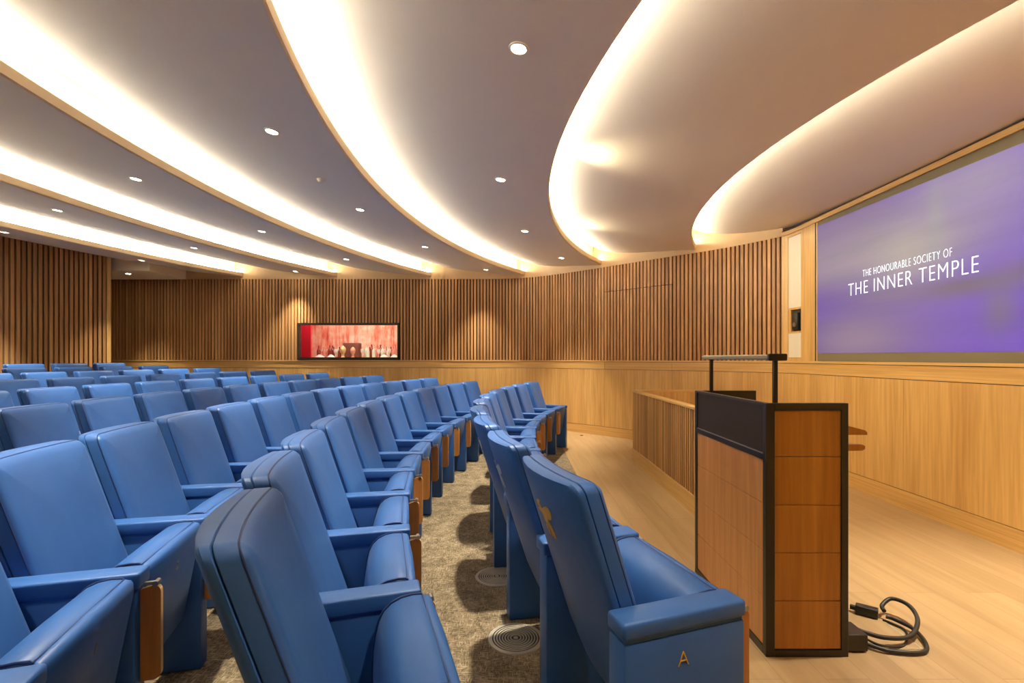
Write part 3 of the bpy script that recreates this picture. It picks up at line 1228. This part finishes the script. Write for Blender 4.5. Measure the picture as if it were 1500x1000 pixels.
# seat numbers on the folded undersides at the near end of the third row
for k, s in ((12, '1'), (11, '2'), (10, '3')):
    q = seats[2, k]
    seat_o = [c for c in q.children if c.name.startswith('seat')][0]
    Mx = Matrix.Translation((0, .4075, .535)) @ Matrix.Rotation(rad(-9.3), 4, 'X') @ Matrix(((-1, 0, 0, 0), (0, 0, 1, 0), (0, 1, 0, 0), (0, 0, 0, 1)))
    text_mesh(s, .045, .001, M['dull_number'], 'number', seat_o, Mx)

# ------------------------------------------------------------------ floor grilles
def grille(x, y, lab):
    r = empty('floor_grille', (x, y, .006))
    tag(r, lab, 'floor vent', 'round floor grilles')
    b2 = bmesh.new()
    lathe(b2, [(0, .0005), (.128, .0005), (.128, .0012), (0, .0012)], n=48)
    link('grille_base', b2, M['rubber'], r)
    b2 = bmesh.new()
    for i in range(8):
        ra = .022 + i * .0135
        lathe(b2, [(ra, .0012), (ra, .005), (ra + .0068, .005), (ra + .0068, .0012), (ra, .0012)], n=48)
    lathe(b2, [(0, .0012), (.012, .0012), (.012, .005), (0, .005)], n=24)
    lathe(b2, [(.124, .0012), (.124, .006), (.134, .004), (.136, .0), (.124, .0012)], n=48)
    link('grille_rings', b2, plain('grille_metal', (.60, .56, .48), .5, .4), r)
grille(-.005, 2.395, 'round spiral metal floor grille, nearer the winged-horse seat lettered A')
grille(-.125, 3.075, 'round spiral metal floor grille, second along the aisle from seat A')

# ------------------------------------------------------------------ lectern
LX0, LX1, LY0, LY1, LH_ = 1.151, 1.533, 2.255, 3.155, 1.172
lec = empty('lectern', (LX0, LY0, 0))
tag(lec, 'tall timber lectern with black frame and black top band, standing on the stage', 'lectern')
W, D = LX1 - LX0, LY1 - LY0
FR = .042
bm = bmesh.new()
# frame posts and rails of the two end faces and of the front
for x in (0, W - .032):
    w = FR if x == 0 else .032
    for y in (0, D - .03):
        box(bm, x, x + w, y, y + .03, 0, LH_, .0015, 1)
for z0, z1 in ((0, .03), (LH_ - .033, LH_)):
    for y in (0, D - .03):
        box(bm, FR, W - .032, y, y + .03, z0, z1)
box(bm, 0, .03, .03, D - .03, 0, .035)
box(bm, 0, .03, .03, D - .03, LH_ - .012, LH_)
box(bm, .002, .03, .03, D - .03, .905, .932)
link('frame', bm, M['black'], lec)
HZ = [.034, .256, .479, .70, .924, LH_ - .033]
bm = bmesh.new()
for a, b in zip(HZ, HZ[1:]):
    box(bm, FR, W - .032, .006, .026, a + .0012, b - .0012, .001, 1)
p1 = link('side_panel', bm, M['walnut'], lec)
bm = bmesh.new()
for a, b in zip(HZ, HZ[1:]):
    box(bm, FR, W - .032, D - .026, D - .006, a + .0012, b - .0012, .001, 1)
link('side_panel', bm, M['walnut'], lec)
bm = bmesh.new()
hz = HZ[:4] + [.905]
hz[0] = .036
for a, b in zip(hz, hz[1:]):
    box(bm, .006, .026, .031, D - .031, a + .0012, b - .0012, .001, 1)
FRONT = wood('lectern_front_veneer', (.52, .235, .075), (.58, .27, .09), (.64, .315, .115), (7, 7, .3), .36, bump=.03)
link('front_panel', bm, FRONT, lec)
bm = bmesh.new()
box(bm, .008, .028, .031, D - .031, .936, LH_ - .012)
link('display_band', bm, M['black_glass'], lec)
bm = bmesh.new()
box(bm, .003, .009, .031, D - .031, .932, .937)
link('metal_strip', bm, M['steel'], lec)
bm = bmesh.new()
box(bm, .027, W - .032, .0265, D - .0265, .60, .64)
box(bm, .027, .032, .0265, D - .0265, .04, LH_ - .02)
box(bm, .03, W - .002, .0265, .031, .04, LH_ - .02)
box(bm, .03, W - .002, D - .031, D - .0265, .04, LH_ - .02)
link('carcass', bm, M['black'], lec, False)
bm = bmesh.new()
box(bm, .03, W - .01, .032, D - .032, 1.015, 1.04, .003)
link('desk_top', bm, M['black'], lec)
# sliding book rest at the speaker's side
bm = bmesh.new()
P = [(W + .001, .935), (W + .001, 1.068), (W + .05, 1.056), (W + .112, 1.040), (W + .122, 1.030), (W + .122, 1.018), (W + .022, 1.018), (W + .022, .990), (W + .012, .972), (W + .100, .972), (W + .112, .965), (W + .112, .952), (W + .10, .944), (W + .03, .942), (W + .014, .935)]
for y0_, y1_ in ((.05, .075), (D - .10, D - .075)):
    A = [bm.verts.new((x_, y0_, z_)) for x_, z_ in P]
    B = [bm.verts.new((x_, y1_, z_)) for x_, z_ in P]
    bm.faces.new(A)
    bm.faces.new(B[::-1])
    for k in range(len(P)):
        bm.faces.new((A[k], A[(k + 1) % len(P)], B[(k + 1) % len(P)], B[k]))
box(bm, W + .03, W + .112, .075, D - .10, 1.020, 1.034)
box(bm, W + .03, W + .105, .075, D - .10, .950, .964)
link('pull_out_shelf', bm, M['walnut'], lec, False)
# reading light: a bar on two posts
for y in (.10, D - .028):
    lamp = bmesh.new()
    box(lamp, .085, .105, y - .009, y + .009, 1.04, 1.385, .002, 1)
    link('lamp_post', lamp, M['black'], lec)
bm = bmesh.new()
P = [(.06, 1.380), (.055, 1.392), (.07, 1.398), (.125, 1.398), (.135, 1.390), (.13, 1.378), (.118, 1.372), (.075, 1.372)]
A = [bm.verts.new((x_, .085, z_)) for x_, z_ in P]
B = [bm.verts.new((x_, D + .03, z_)) for x_, z_ in P]
bm.faces.new(A)
bm.faces.new(B[::-1])
for k in range(len(P)):
    bm.faces.new((A[k], A[(k + 1) % len(P)], B[(k + 1) % len(P)], B[k]))
link('lamp_bar', bm, M['bronze'], lec, False)
bm = bmesh.new()
box(bm, .050, .140, .070, .090, 1.368, 1.402, .006, 2)
link('lamp_end_cap', bm, M['black'], lec)
# cable outlet at the foot
bm = bmesh.new()
box(bm, W + .001, W + .113, .03, .15, .006, .085, .004, 1)
link('cable_outlet', bm, M['black'], lec)

# cables on the floor
def cable(pts, r, lab, plug=None):
    P = catmull([Vector(p) for p in pts], 10)
    b2 = bmesh.new()
    tube(b2, P, r, 10)
    o = link('cable', b2, M['rubber'])
    tag(o, lab, 'cable')
    return o
XO = LX1 + .121
cable([(XO, 2.37, .062), (1.76, 2.34, .042), (1.90, 2.36, .036), (2.02, 2.46, .06), (2.055, 2.56, .085), (2.02, 2.63, .085), (1.957, 2.614, .058), (1.940, 2.578, .046)], .0105, 'thick black cable looping from the lectern foot up and back to a plug')
cable([(XO, 2.335, .022), (1.74, 2.28, .014), (1.88, 2.27, .012), (1.955, 2.33, .012), (1.990, 2.44, .022), (1.960, 2.53, .026), (1.934, 2.558, .027)], .0095, 'black cable lying lowest on the floor in a wide curve beside the lectern')
cable([(XO, 2.346, .047), (1.72, 2.318, .020), (1.83, 2.325, .0068), (1.92, 2.40, .0068), (1.962, 2.47, .0068), (1.943, 2.53, .0068), (1.922, 2.562, .008)], .0055, 'thin black cable between the two thick cables beside the lectern')
bm = bmesh.new()
box(bm, -.05, .05, -.025, .025, .0, .048, .006, 2)
box(bm, -.075, -.049, -.012, .012, .014, .034, .002, 1)
o = link('power_plug', bm, M['rubber'])
o.location = (1.875, 2.615, .0035)
o.rotation_euler = (0, 0, rad(-38))
tag(o, 'black plug at the end of the cables, lying on the floor box lid', 'plug')
# floor box lid
fb = empty('floor_box', (1.735, 2.51, 0))
tag(fb, 'square timber-topped floor box lid with thin metal edge beside the lectern', 'floor box')
bm = bmesh.new()
box(bm, -.185, .185, -.19, .19, .0003, .0030)
link('lid', bm, M['planks'], fb, False)
bm = bmesh.new()
for b_ in ((-.19, .19, -.195, -.1905), (-.19, .19, .1905, .195), (-.1905, -.186, -.1905, .1905), (.186, .1905, -.1905, .1905)):
    box(bm, b_[0], b_[1], b_[2], b_[3], .0003, .0034)
link('lid_edge', bm, M['bronze'], fb, False)
bm = bmesh.new()
lathe(bm, [(0, .0003), (.028, .0003), (.028, .005), (.02, .007), (0, .007)], n=20)
o = link('floor_socket', bm, M['dark_gap'])
o.location = (1.16, 8.72, 0)
tag(o, 'small dark floor socket on the timber beside the far end of the front row', 'floor socket')

# ------------------------------------------------------------------ slatted balustrade
bal = empty('slatted_balustrade', (1.57, 6.6, 0))
tag(bal, 'low slatted timber balustrade standing on the stage behind the lectern', 'balustrade')
BH, BT, BL, BX = .951, .06, 2.75, .95
bm = bmesh.new()
box(bm, .0, .012, -BL, 0, .17, BH - .025)
box(bm, .012, BX, -.012, .0, .17, BH - .025)
link('backing', bm, M['slat_back'], bal, False)
bm = bmesh.new()
box(bm, .0125, BT, -BL, -.0125, .17, BH - .025)
box(bm, BT, BX, -BT, -.0125, .17, BH - .025)
link('inner_lining', bm, M['oak_v'], bal, False)
bm = bmesh.new()
y = -.02
while y > -BL + .02:
    w = .030
    box(bm, -.006, .0, y - w, y, .17, BH - .025)
    y -= .058
x = .0
while x < BX - .03:
    box(bm, x, x + .03, .0, .006, .17, BH - .025)
    x += .058
link('slats', bm, wood('balustrade_slat_timber', (.50, .27, .10), (.58, .33, .125), (.66, .40, .17), (9, 9, .35), .45, .42), bal, False)
bm = bmesh.new()
box(bm, -.016, BT + .004, -BL, .016, BH - .025, BH, .002, 1)
box(bm, BT + .004, BX, -BT - .004, .016, BH - .025, BH, .002, 1)
link('top_rail', bm, M['oak_h'], bal)
bm = bmesh.new()
box(bm, -.012, BT, -BL, .012, 0, .17)
box(bm, BT, BX, -BT, .012, 0, .17)
link('plinth', bm, M['oak_h'], bal, False)

# ------------------------------------------------------------------ world, colour management
w = bpy.data.worlds.new('World')
S.world = w
w.use_nodes = True
w.node_tree.nodes['Background'].inputs[0].default_value = (1, .9, .75, 1)
w.node_tree.nodes['Background'].inputs[1].default_value = 0.0
S.view_settings.view_transform = 'Standard'
S.view_settings.look = 'None'
S.view_settings.gamma = 1
S.view_settings.use_curve_mapping = False
S.view_settings.exposure = .6
S.cycles.use_denoising = True
S.cycles.max_bounces = 10
S.cycles.diffuse_bounces = 6
S.cycles.sample_clamp_indirect = 6
S.cycles.caustics_reflective = False
S.cycles.caustics_refractive = False
